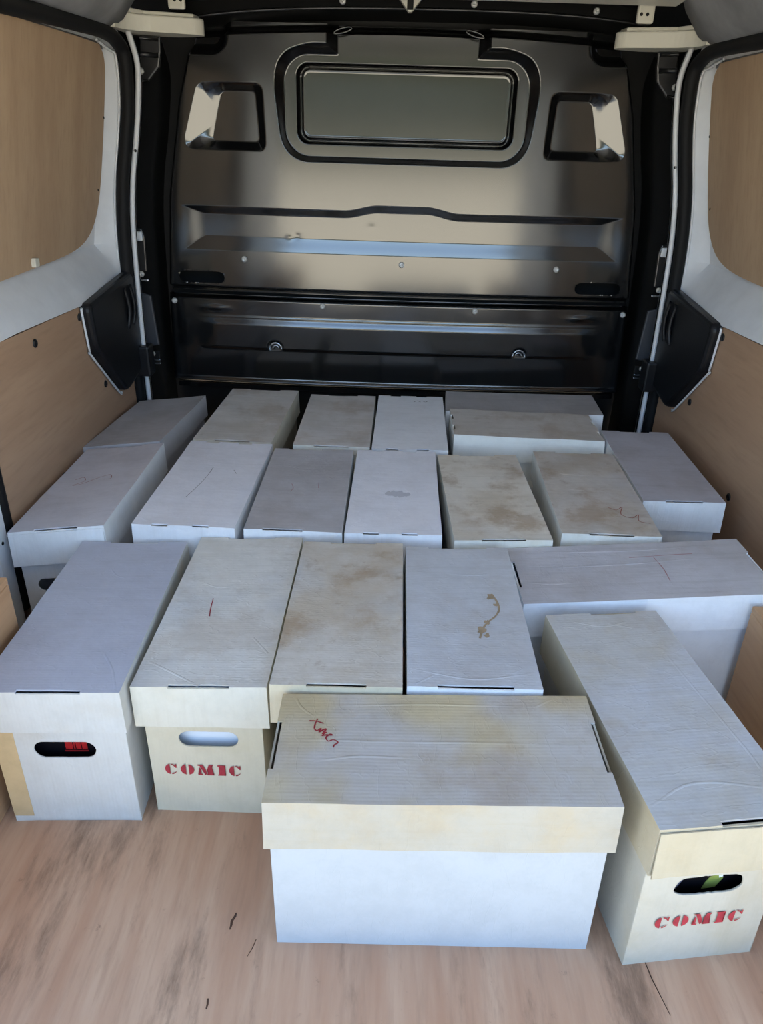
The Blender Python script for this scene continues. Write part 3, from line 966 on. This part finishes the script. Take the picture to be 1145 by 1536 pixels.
def build_box(fit, long_x, label, lidm, basem, slots='one', hole=None, seed=0, flap=False, sidem=None, name='cardboard_box'):
    x, y, th, W, L, H, lh, ta, tb, iw, il = fit
    yaw = math.radians(th)
    if long_x:
        W, L, iw, il = L, W, il, iw
        ta, tb = tb, -ta
        yaw += math.pi / 2
    root = empty(name, Matrix.Translation((x, y, 0)) @ Matrix.Rotation(yaw, 4, 'Z'), label=label, category='box', group='cardboard storage boxes on the van floor')
    hw, hl = W / 2, L / 2
    sx = {'one': [(-0.045, 0.045)], 'two': [(-0.062, -0.030), (0.018, 0.050)], 'wide': [(-0.055, 0.058)], 'left': [(-0.062, 0.020)], 'right': [(-0.02, 0.062)], 'none': []}[slots]
    sx = [(a * W / 0.2, b * W / 0.2) for a, b in sx]
    ex = [v for ab in sx for v in ab]
    xs = lines(hw, ex, 8)
    ys = lines(hl, (), 16, (0.0026, 0.0062))
    zs = [H - lh, H - lh * 0.66, H - lh * 0.33, H - 0.010, H - 0.0030, H]
    def tilt(px, py):
        return ta * px + tb * py
    def wave(px, py):
        v = noise.noise((px * 9 + seed * 3.1, py * 7, seed)) * 0.0018 + noise.noise((px * 26, py * 22 + seed, seed * 2)) * 0.0006
        return v - 0.002 * max(0, 1 - (px / hw) ** 2) * max(0, 1 - (py / hl) ** 2)
    def fz(px, py):
        return H + tilt(px, py) + wave(px, py)
    def disp(px, py, pz, ex_, ey_, ez_):
        t = (H - pz) / lh
        f = noise.noise((px * 8 + seed, py * 8, pz * 5 + seed)) * 0.0016 * (0.3 + t)
        flare = 0.0012 * t
        qx = px + (f + flare) * (1 if px > 0 else -1) * (1 if abs(ex_) else 0)
        qy = py + (f + flare) * (1 if py > 0 else -1) * (1 if abs(ey_) else 0)
        dz = wave(px, py) * max(0.0, 1 - t)
        if t > 0.99:
            dz += noise.noise((px * 14 + seed, py * 14, 5 + seed)) * 0.0014
        return (qx, qy, pz + tilt(px, py) + dz)
    def inslot(i):
        m = (xs[i] + xs[i + 1]) / 2
        return any(a < m < b for a, b in sx)
    ny = len(ys) - 1
    nz = len(zs) - 1
    def skip(face, a, k):
        if face == 't':
            return inslot(a) and (k < 2 or k >= ny - 2)
        if face in 'fb':
            return inslot(a) and k == nz - 1
        return False
    lid = grid_box('lid', xs, ys, zs, skip, lidm, root, disp)
    lid.data.materials.append(sidem)
    for f in lid.data.polygons:
        if abs(f.normal.z) < 0.6:
            f.material_index = 1
    for a, b in sx:
        for e in (-1, 1):
            tb_ = from_bm('lid_tab', box_bm((a + 0.002, min(e * (hl - 0.0060), e * (hl - 0.0030)), H - 0.021), (b - 0.002, max(e * (hl - 0.0060), e * (hl - 0.0030)), H - 0.0125)), M_kraft, lid)
            for v in tb_.data.vertices:
                v.co.z += tilt(v.co.x, v.co.y) + wave(v.co.x, v.co.y)
    if flap:
        V, F = [], []
        n = 8
        for i in range(n + 1):
            px = -hw + 0.0012 + (W - 0.0024) * i / n
            for k in range(4):
                pz = H - lh - 0.001 + (lh - 0.004) * k / 3
                t = 1 - k / 3
                V.append((px, -hl - 0.0022 - 0.0018 * t - 0.0010 * noise.noise((px * 20, k, seed)) - 0.004 * t * max(0, abs(i - n / 2) / (n / 2) - 0.7), pz + tilt(px, -hl)))
        for i in range(n):
            for k in range(3):
                a = i * 4 + k
                F.append((a, a + 4, a + 5, a + 1))
        fo = mesh('end_flap', V, F, sidem, lid, True)
        crisp(fo.data)
        md = fo.modifiers.new('board', 'SOLIDIFY')
        md.thickness = 0.0018
        md.offset = 0
    # base tray
    bw, bl = hw - iw, hl - max(il, 0.004)
    if il < 0.004:
        bl = hl - 0.004
    zt = H - 0.022
    bm = bmesh.new()
    def strip(p, q, n=8, m=4):
        g = []
        for i in range(n + 1):
            row = []
            for k in range(m + 1):
                px, py = p[0] + (q[0] - p[0]) * i / n, p[1] + (q[1] - p[1]) * i / n
                pz = zt * k / m
                b_ = noise.noise((px * 6 + seed, py * 6, pz * 6)) * 0.0012 * (1 if 0 < i < n else 0)
                if k == 0:
                    pz = max(0, noise.noise((px * 16 + seed * 2, py * 16, 1)) * 0.0022)
                row.append(bm.verts.new((px + (b_ if abs(p[0] - q[0]) < 1e-9 else 0), py + (b_ if abs(p[1] - q[1]) < 1e-9 else 0), pz + tilt(px, py) * k / m)))
            g.append(row)
        for i in range(n):
            for k in range(m):
                bm.faces.new((g[i][k], g[i + 1][k], g[i + 1][k + 1], g[i][k + 1]))
    strip((bw, -bl), (bw, bl), 12)
    strip((bw, bl), (-bw, bl))
    strip((-bw, bl), (-bw, -bl), 12)
    if hole:
        cx, cz, rx, rz, wob = hole
        V, F = panel_with_hole(bw, 0.0, zt, -bl, cx, cz, rx, rz, 56, wob, seed)
        vv = [bm.verts.new((v[0], v[1], v[2] + tilt(v[0], v[1]) * v[2] / zt)) for v in V]
        for f in F:
            bm.faces.new([vv[i] for i in f])
    else:
        strip((-bw, -bl), (bw, -bl))
    bb = [bm.verts.new(c) for c in ((-bw, -bl, 0.0015), (bw, -bl, 0.0015), (bw, bl, 0.0015), (-bw, bl, 0.0015))]
    bm.faces.new(bb)
    bmesh.ops.remove_doubles(bm, verts=bm.verts[:], dist=0.0004)
    bmesh.ops.recalc_face_normals(bm, faces=bm.faces[:])
    me = bpy.data.meshes.new('base')
    bm.to_mesh(me)
    bm.free()
    base = link(bpy.data.objects.new('base', me), root, basem)
    md = base.modifiers.new('board', 'SOLIDIFY')
    md.thickness = 0.003
    md.offset = -1
    md2 = base.modifiers.new('edge', 'BEVEL')
    md2.width = 0.0016
    md2.segments = 2
    md2.limit_method = 'ANGLE'
    md2.angle_limit = math.radians(50)
    return dict(root=root, lid=lid, base=base, fz=fz, hw=hw, hl=hl, bl=bl, bw=bw, H=H, lidm=lidm)

FIT = {
'A': (-0.641, 1.931, -4.2, 0.202, 0.389, 0.276, 0.061, 0.127, -0.017, 0.008, 0.008),
'B': (-0.372, 1.982, -3.3, 0.202, 0.421, 0.282, 0.07, 0.004, 0.005, 0.008, 0.008),
'C': (-0.1264, 1.962, -1.2, 0.194, 0.414, 0.278, 0.07, -0.009, -0, 0.008, 0.008),
'D': (0.0747, 1.954, -1.8, 0.193, 0.419, 0.279, 0.07, -0, 0.007, 0.008, 0.008),
'E': (0.3828, 1.919, -0.9, 0.392, 0.195, 0.287, 0.07, -0.022, 0.017, 0.008, 0.008),
'E2': (0.4081, 2.125, -3.8, 0.445, 0.188, 0.279, 0.07, 0.012, -0.007, 0.008, 0.008),
'F': (0.67, 1.686, -1.8, 0.179, 0.424, 0.277, 0.072, -0.004, 0.009, 0.008, 0.008),
'G': (-0.639, 1.503, -0.4, 0.194, 0.43, 0.281, 0.075, 0.114, 0.007, 0.008, 0.008),
'H': (-0.3847, 1.52, -1.8, 0.204, 0.443, 0.287, 0.07, -0.016, 0.004, 0.008, 0.008),
'I': (-0.1731, 1.513, -0.7, 0.195, 0.422, 0.28, 0.07, -0.009, 0.007, 0.008, 0.008),
'J': (0.0287, 1.508, -1.3, 0.193, 0.43, 0.28, 0.07, 0.009, 0.005, 0.008, 0.008),
'K': (0.2363, 1.493, 1.2, 0.193, 0.427, 0.28, 0.07, 0.008, 0.009, 0.008, 0.008),
'L': (0.467, 1.52, -2.2, 0.197, 0.43, 0.281, 0.07, -0.001, 0.003, 0.008, 0.008),
'M': (-0.4767, 1.052, 1.5, 0.204, 0.449, 0.263, 0.075, -0.008, -0.011, 0.004, 0.007),
'N': (-0.2586, 1.071, -1.1, 0.201, 0.436, 0.263, 0.076, 0.025, 0.02, 0.011, 0.004),
'O': (-0.0566, 1.047, -1, 0.191, 0.421, 0.279, 0.07, 0.003, 0.001, 0.008, 0.008),
'P': (0.1419, 1.044, -0.9, 0.194, 0.41, 0.278, 0.07, 0.008, -0.003, 0.008, 0.008),
'Q': (0.4697, 1.179, 0.4, 0.443, 0.194, 0.277, 0.07, 0.068, -0.001, 0.008, 0.008),
'R': (0.0791, 0.7315, -0.2, 0.43, 0.195, 0.273, 0.077, 0.014, 0.001, 0.005, 0.006),
'S': (0.3969, 0.8296, 6.9, 0.192, 0.43, 0.272, 0.077, -0.011, 0.002, 0.006, 0.013),
}
WHITE = (218, 219, 226)
def cb(n, base, stain, amt, seed, **k):
    return cardboard('cardboard ' + n, base, stain, amt, seed, **k)
GREY, TAN, CREAM = (176, 170, 166), (166, 146, 118), (222, 210, 180)
B = {}
def bld(key, long_x, label, base, stain, amt, seed, basecol=None, sidecol=None, slots='one', hole=None, flap=False, flute='y', **kw):
    # lid tops take their own stained tone; lid sides and base are toned separately
    lm = cb('lid top ' + key, base, stain, amt, seed, flute=flute, **kw)
    bc = basecol or (base, stain, amt * 0.4)
    bmat = cb('base ' + key, *bc, seed + 0.5, flute='x', grime=0.12)
    sc_ = sidecol or bc
    sm_ = cb('lid side ' + key, *sc_, seed + 0.8, flute='x' if flute == 'y' else 'z', grime=0.12)
    B[key] = build_box(FIT[key], long_x, label, lm, bmat, slots, hole, seed, flap, sm_)
    return B[key]

WS = ((240, 240, 240), (220, 214, 204), 0.2)      # white board
CS = ((228, 224, 212), (210, 198, 170), 0.3)      # cream board
TS = ((212, 200, 174), (192, 172, 134), 0.4)      # yellowed board
# back row
bld('A', False, 'grey cardboard box tilted against the left wall, farthest back on that side', (190, 188, 192), (160, 156, 154), 0.5, 11, ((196, 194, 196), (170, 166, 164), .3), slots='none')
bld('B', False, 'taupe lidded cardboard box in the back row right of the tilted grey box', (220, 216, 212), (190, 182, 170), 0.5, 12, ((206, 196, 178), (176, 160, 134), .4), ((226, 220, 204), (200, 184, 150), .3), brown=0.3)
bld('C', False, 'taupe lidded cardboard box in the back row left of a clean white lid', (218, 214, 212), (188, 180, 170), 0.5, 13, CS, brown=0.3)
bld('D', False, 'clean white lidded box in the middle of the back row', (240, 242, 248), (222, 220, 222), 0.2, 14, WS, slots='two', grime=0.1)
bld('E', True, 'taupe box lying crosswise in the back row with white sides and two end slots', (208, 202, 196), (180, 170, 158), 0.5, 15, ((246, 244, 236), (222, 214, 196), .2), slots='two', brown=0.3, flute='x')
bld('E2', True, 'grey crosswise box squeezed in against the bulkhead behind the other crosswise box', (184, 182, 184), (158, 152, 150), 0.5, 16, WS, slots='none', flute='x')
bld('F', False, 'lilac grey lidded box with pale blue white end against the right wall', (188, 186, 194), (162, 156, 158), 0.45, 17, WS)
# middle row
bld('G', False, 'pale lilac grey box leaning on the left wall at the end of the middle row', (208, 206, 214), (184, 178, 182), 0.35, 18, WS, hole=(-0.022, 0.148, 0.040, 0.015, 0.05), flap=True, grime=0.15)
bld('H', False, 'clean white lidded box second from the left in the middle row', (232, 232, 240), (212, 208, 212), 0.25, 19, ((234, 234, 236), (210, 204, 200), .2), slots='two', grime=0.12)
bld('I', False, 'dull grey lidded box third from the left in the middle row', (190, 188, 192), (166, 160, 160), 0.5, 20, WS, slots='left', brown=0.1)
bld('J', False, 'white lidded box with a grey smudge on top, middle of the middle row', (234, 234, 242), (214, 210, 214), 0.2, 21, ((236, 236, 238), (212, 206, 200), .15), slots='two', grime=0.1)
bld('K', False, 'tan brown lidded box right of the smudged white lid in the middle row', (226, 219, 208), (196, 180, 156), 0.5, 22, CS, bluish=(198, 196, 194), brown=0.55)
bld('L', False, 'tan and grey blotched lid with white end, second from the right in the middle row', (204, 198, 192), (172, 154, 130), 0.5, 23, ((234, 232, 224), (204, 188, 152), .3), bluish=(196, 196, 204), brown=0.5)
# front rows
m_ = bld('M', False, 'white box with a black hand hole at the left end of the front row', (184, 187, 201), (168, 168, 178), 0.3, 24, ((206, 206, 202), (196, 186, 168), .25), hole=(0.003, 0.148, 0.046, 0.0155, 0.03), grime=0.12)
n_ = bld('N', False, 'cream box stencilled COMIC in red with white board behind its hand hole', (216, 213, 208), (188, 182, 168), 0.45, 25, ((208, 199, 176), (194, 180, 146), .35), ((216, 211, 196), (204, 192, 166), .3), hole=(0.0055, 0.157, 0.0455, 0.0155, 0.015), bluish=(198, 202, 208), brown=0.22)
bld('O', False, 'brown stained tan lid in the front row right of the cream stencilled box', (210, 204, 196), (180, 162, 136), 0.55, 26, TS, bluish=(200, 202, 206), brown=0.55)
bld('P', False, 'pale blue grey lid with a brown trickle stain, right end of the front row', (196, 198, 204), (180, 176, 172), 0.35, 27, WS, slots='wide', grime=0.2, brown=0.12)
bld('Q', True, 'creased grey crosswise box with long white side behind the turned stencilled box', (194, 192, 198), (168, 162, 160), 0.45, 28, ((236, 238, 242), (214, 212, 210), .2), grime=0.3, brown=0.12, flute='x')
bld('R', True, 'large crosswise box nearest the camera with soiled tan lid on a clean white base', (200, 184, 152), (176, 156, 120), 0.5, 29, ((178, 182, 186), (176, 180, 184), .1), ((176, 170, 158), (180, 158, 118), .4), flute='x', fl=0.08, bluish=(186, 188, 198), brown=0.3)
s_ = bld('S', False, 'cream box stencilled COMIC in red standing turned at the right front', (192, 190, 188), (178, 162, 132), 0.35, 30, ((184, 179, 166), (174, 162, 136), .35), ((182, 172, 150), (172, 156, 124), .4), hole=(-0.001, 0.148, 0.045, 0.0165, 0.10), flap=True, bluish=(196, 200, 212), slots='right', brown=0.22)

# ---- writing, tape, stains, creases
stencil(n_['base'], -0.008, 0.092, 0.0215, -n_['bl'] - 0.0016, 0.119)
stencil(s_['base'], -0.0015, 0.0835, 0.0215, -s_['bl'] - 0.0016, 0.119)

tp = from_bm('packing_tape', box_bm((-m_['bw'] - 0.0006, -m_['bl'] - 0.0008, 0.012), (-m_['bw'] + 0.030, -m_['bl'] - 0.0002, 0.188)), M_tape, m_['base'])
tp['label'] = 'yellowed tape strip down the left edge of the box end'

def on_R(p):      # world-like (x right, y away) -> local of a crosswise box
    return (p[1], -p[0])
r_ = B['R']
wr = [[(-0.172, 0.044), (-0.163, 0.0435), (-0.152, 0.039)], [(-0.161, 0.048), (-0.1635, 0.038), (-0.164, 0.029)],
      [(-0.164, 0.0285), (-0.160, 0.025), (-0.155, 0.0295), (-0.157, 0.022), (-0.152, 0.0265), (-0.148, 0.028), (-0.152, 0.0185), (-0.147, 0.0225)],
      [(-0.153, 0.0155), (-0.147, 0.017), (-0.139, 0.0165), (-0.142, 0.0185), (-0.147, 0.012), (-0.1435, 0.0055), (-0.139, 0.0080)],
      [(-0.1405, 0.0065), (-0.137, 0.008), (-0.132, 0.0055), (-0.131, 0.002), (-0.135, -0.001), (-0.136, -0.006)]]
hwt = ribbon('handwriting', [[on_R(p) for p in s] for s in wr], 0.0025, r_['fz'], M_redpen, r_['lid'])
hwt['label'] = 'red handwritten word Xmen'
crease(r_['lid'], [[on_R(p) for p in s] for s in (
    [(-0.195, 0.088), (-0.185, 0.070), (-0.165, 0.052)], [(-0.17, 0.074), (0.0, 0.078), (0.14, 0.075)], [(0.14, 0.075), (0.165, 0.09)],
    [(-0.20, 0.010), (-0.08, 0.006), (0.05, 0.007), (0.17, 0.004)], [(-0.16, -0.03), (-0.10, -0.02), (-0.02, -0.022)])], r_['fz'], r_['lidm'])
q_ = B['Q']
crease(q_['lid'], [[on_R(p) for p in s] for s in (
    [(-0.20, 0.03), (-0.10, 0.022), (0.02, 0.025), (0.18, 0.038)], [(-0.20, -0.030), (-0.16, -0.036), (-0.12, -0.034)],
    [(-0.19, 0.078), (0.0, 0.070), (0.15, 0.08)])], q_['fz'], q_['lidm'])
ribbon('marker_scribble', [[on_R(p) for p in s] for s in ([(0.0, 0.045), (0.06, 0.048), (0.12, 0.05)], [(0.045, 0.045), (0.05, 0.0), (0.048, -0.04)])], 0.0022, q_['fz'], M_redfaint, q_['lid'])
crease(s_['lid'], [[(-0.06, 0.195), (-0.01, 0.178), (0.04, 0.190)], [(0.0, 0.185), (0.035, 0.17)], [(-0.09, -0.18), (-0.02, -0.15), (0.08, -0.17)], [(0.06, 0.10), (0.075, -0.10), (0.07, -0.19)]], s_['fz'], s_['lidm'])
crease(n_['lid'], [[(-0.06, 0.06), (-0.03, 0.045), (0.0, 0.05)], [(-0.09, -0.16), (-0.04, -0.19), (0.0, -0.215)], [(0.06, -0.10), (0.09, -0.14)]], n_['fz'], n_['lidm'])
ribbon('marker_stroke', [[(-0.0295, 0.010), (-0.0275, -0.018), (-0.024, -0.042)]], 0.0022, n_['fz'], M_redpen, n_['lid'])
crease(m_['lid'], [[(-0.02, 0.13), (0.0, 0.10), (0.02, 0.09)], [(0.05, -0.13), (0.075, -0.17), (0.095, -0.22)]], m_['fz'], m_['lidm'])
p_ = B['P']
crease(p_['lid'], [[(-0.09, -0.165), (0.0, -0.185), (0.085, -0.17)], [(-0.02, 0.11), (0.02, 0.105), (0.05, 0.11)], [(-0.085, -0.20), (-0.06, -0.18)]], p_['fz'], p_['lidm'])
M_stain = plain('brown drip stain', (170, 150, 124), 0.8, 0, 0.2, 0.35, nscale=50)
def blotch(parent, pts, fz, mat, nm='stain'):
    V, F = [], []
    for (x, y, r) in pts:
        b = len(V)
        n = 14
        V.append((x, y, fz(x, y) + 0.0005))
        for k in range(n):
            a = 2 * math.pi * k / n
            rr = r * (0.75 + 0.6 * noise.noise((x * 60 + math.cos(a) * 1.4, y * 60 + math.sin(a) * 1.4, r * 90)))
            px, py = x + rr * math.cos(a), y + 1.3 * rr * math.sin(a)
            V.append((px, py, fz(px, py) + 0.0005))
        F += [(b, b + 1 + k, b + 1 + (k + 1) % n) for k in range(n)]
    o = mesh(nm, V, F, mat, parent)
    o['kind'] = 'stuff'
    return o
ribbon('drip_stain', [[(0.050, 0.045), (0.057, 0.02), (0.057, -0.005), (0.048, -0.025), (0.037, -0.038), (0.026, -0.058), (0.018, -0.085)]], 0.0045, p_['fz'], M_stain, p_['lid'])
blotch(p_['lid'], [(0.048, 0.036, 0.008), (0.055, 0.012, 0.005), (0.034, -0.040, 0.006), (0.024, -0.064, 0.009), (0.030, -0.078, 0.006)], p_['fz'], M_stain)
j_ = B['J']
blotch(j_['lid'], [(0.0, -0.025, 0.013), (0.014, -0.024, 0.014), (-0.012, -0.026, 0.011), (0.028, -0.026, 0.010)], j_['fz'], plain('grey smudge', (198, 198, 206), 0.8), 'smudge')
g_ = B['G']
ribbon('marker_scribble', [[(-0.055, 0.030), (-0.040, 0.042), (-0.03, 0.02), (-0.05, 0.0), (-0.03, 0.006), (-0.005, 0.03), (0.02, 0.045), (0.03, 0.02), (0.012, 0.02)]], 0.0022, g_['fz'], M_redfaint, g_['lid'])
ribbon('marker_scribble', [[(-0.03, 0.01), (-0.024, -0.012), (-0.028, -0.03)], [(0.03, 0.02), (0.032, -0.01)]], 0.002, B['I']['fz'], M_redfaint, B['I']['lid'])
ribbon('pencil_scribble', [[(-0.01, 0.07), (-0.012, 0.02), (-0.02, -0.04), (-0.03, -0.09)], [(0.04, 0.06), (0.05, 0.04)]], 0.0016, B['H']['fz'], M_greyfaint, B['H']['lid'])
l_ = B['L']
ribbon('marker_scribble', [[(0.02, -0.09), (0.035, -0.10), (0.05, -0.085), (0.04, -0.12), (0.06, -0.135), (0.075, -0.12), (0.07, -0.15), (0.09, -0.16)]], 0.0022, l_['fz'], plain('dark red marker', (150, 92, 84), 0.8), l_['lid'])
crease(l_['lid'], [[(-0.05, 0.0), (-0.02, -0.005), (0.0, 0.01)], [(-0.08, 0.10), (-0.03, 0.08), (0.06, 0.085)]], l_['fz'], l_['lidm'])
ribbon('marker_scribble', [[(0.01, 0.16), (0.02, 0.17), (0.03, 0.16)], [(0.035, 0.17), (0.045, 0.16), (0.05, 0.17)]], 0.003, B['D']['fz'], M_greyfaint, B['D']['lid'])

# ---- contents seen through the hand holes
def comic(bx, label, dx, w_, h_, mat, lift=0.004, bits=()):
    r = empty('comic_book', bx['root'].matrix_world @ Matrix.Translation((dx, -bx['bl'] + 0.018, lift)), label=label, category='comic book')
    from_bm('cover', box_bm((-w_ / 2, 0.0, 0), (w_ / 2, 0.004, h_), 0.001, 1), mat, r)
    for (nm, a, b, m2) in bits:
        bits_bm = bmesh.new()
        for (u0, v0, u1, v1) in b:
            t = box_bm((u0, -0.0009, v0), (u1, -0.0002, v1))
            me = bpy.data.meshes.new('t')
            t.to_mesh(me)
            t.free()
            bits_bm.from_mesh(me)
            bpy.data.meshes.remove(me)
        from_bm(nm, bits_bm, m2, r)
    return r
comic(m_, 'black comic with red title print behind the hand hole of the white box', 0.0, 0.17, 0.24, M_black_gloss, 0.005,
      [('title_print', 0, [(-0.004, 0.129, 0.007, 0.145), (0.0085, 0.129, 0.0105, 0.144), (0.012, 0.130, 0.0195, 0.144), (0.021, 0.129, 0.029, 0.144), (-0.006, 0.125, 0.030, 0.1272)], M_red_gloss)])
comic(n_, 'white backing board behind the hand hole of the cream stencilled box', 0.0, 0.165, 0.24, M_backing, 0.005)
sc = comic(s_, 'dark comic with olive green cover art behind the hand hole of the turned box', 0.0, 0.165, 0.24, M_black_gloss, 0.005)
from_bm('cover_art', prism([(0.004, 0.112), (0.022, 0.113), (0.030, 0.130), (0.022, 0.138), (0.012, 0.134), (0.007, 0.124)], 'y', -0.0009, -0.0002), M_green_gloss, sc)
from_bm('cover_art', prism([(0.024, 0.131), (0.029, 0.133), (0.027, 0.141), (0.022, 0.140)], 'y', -0.0012, -0.0003), M_backing, sc)
from_bm('cover_art', prism([(-0.036, 0.118), (-0.032, 0.117), (-0.024, 0.136), (-0.029, 0.133)], 'y', -0.0009, -0.0002), plain('grey cover print', (110, 106, 120), 0.3), sc)
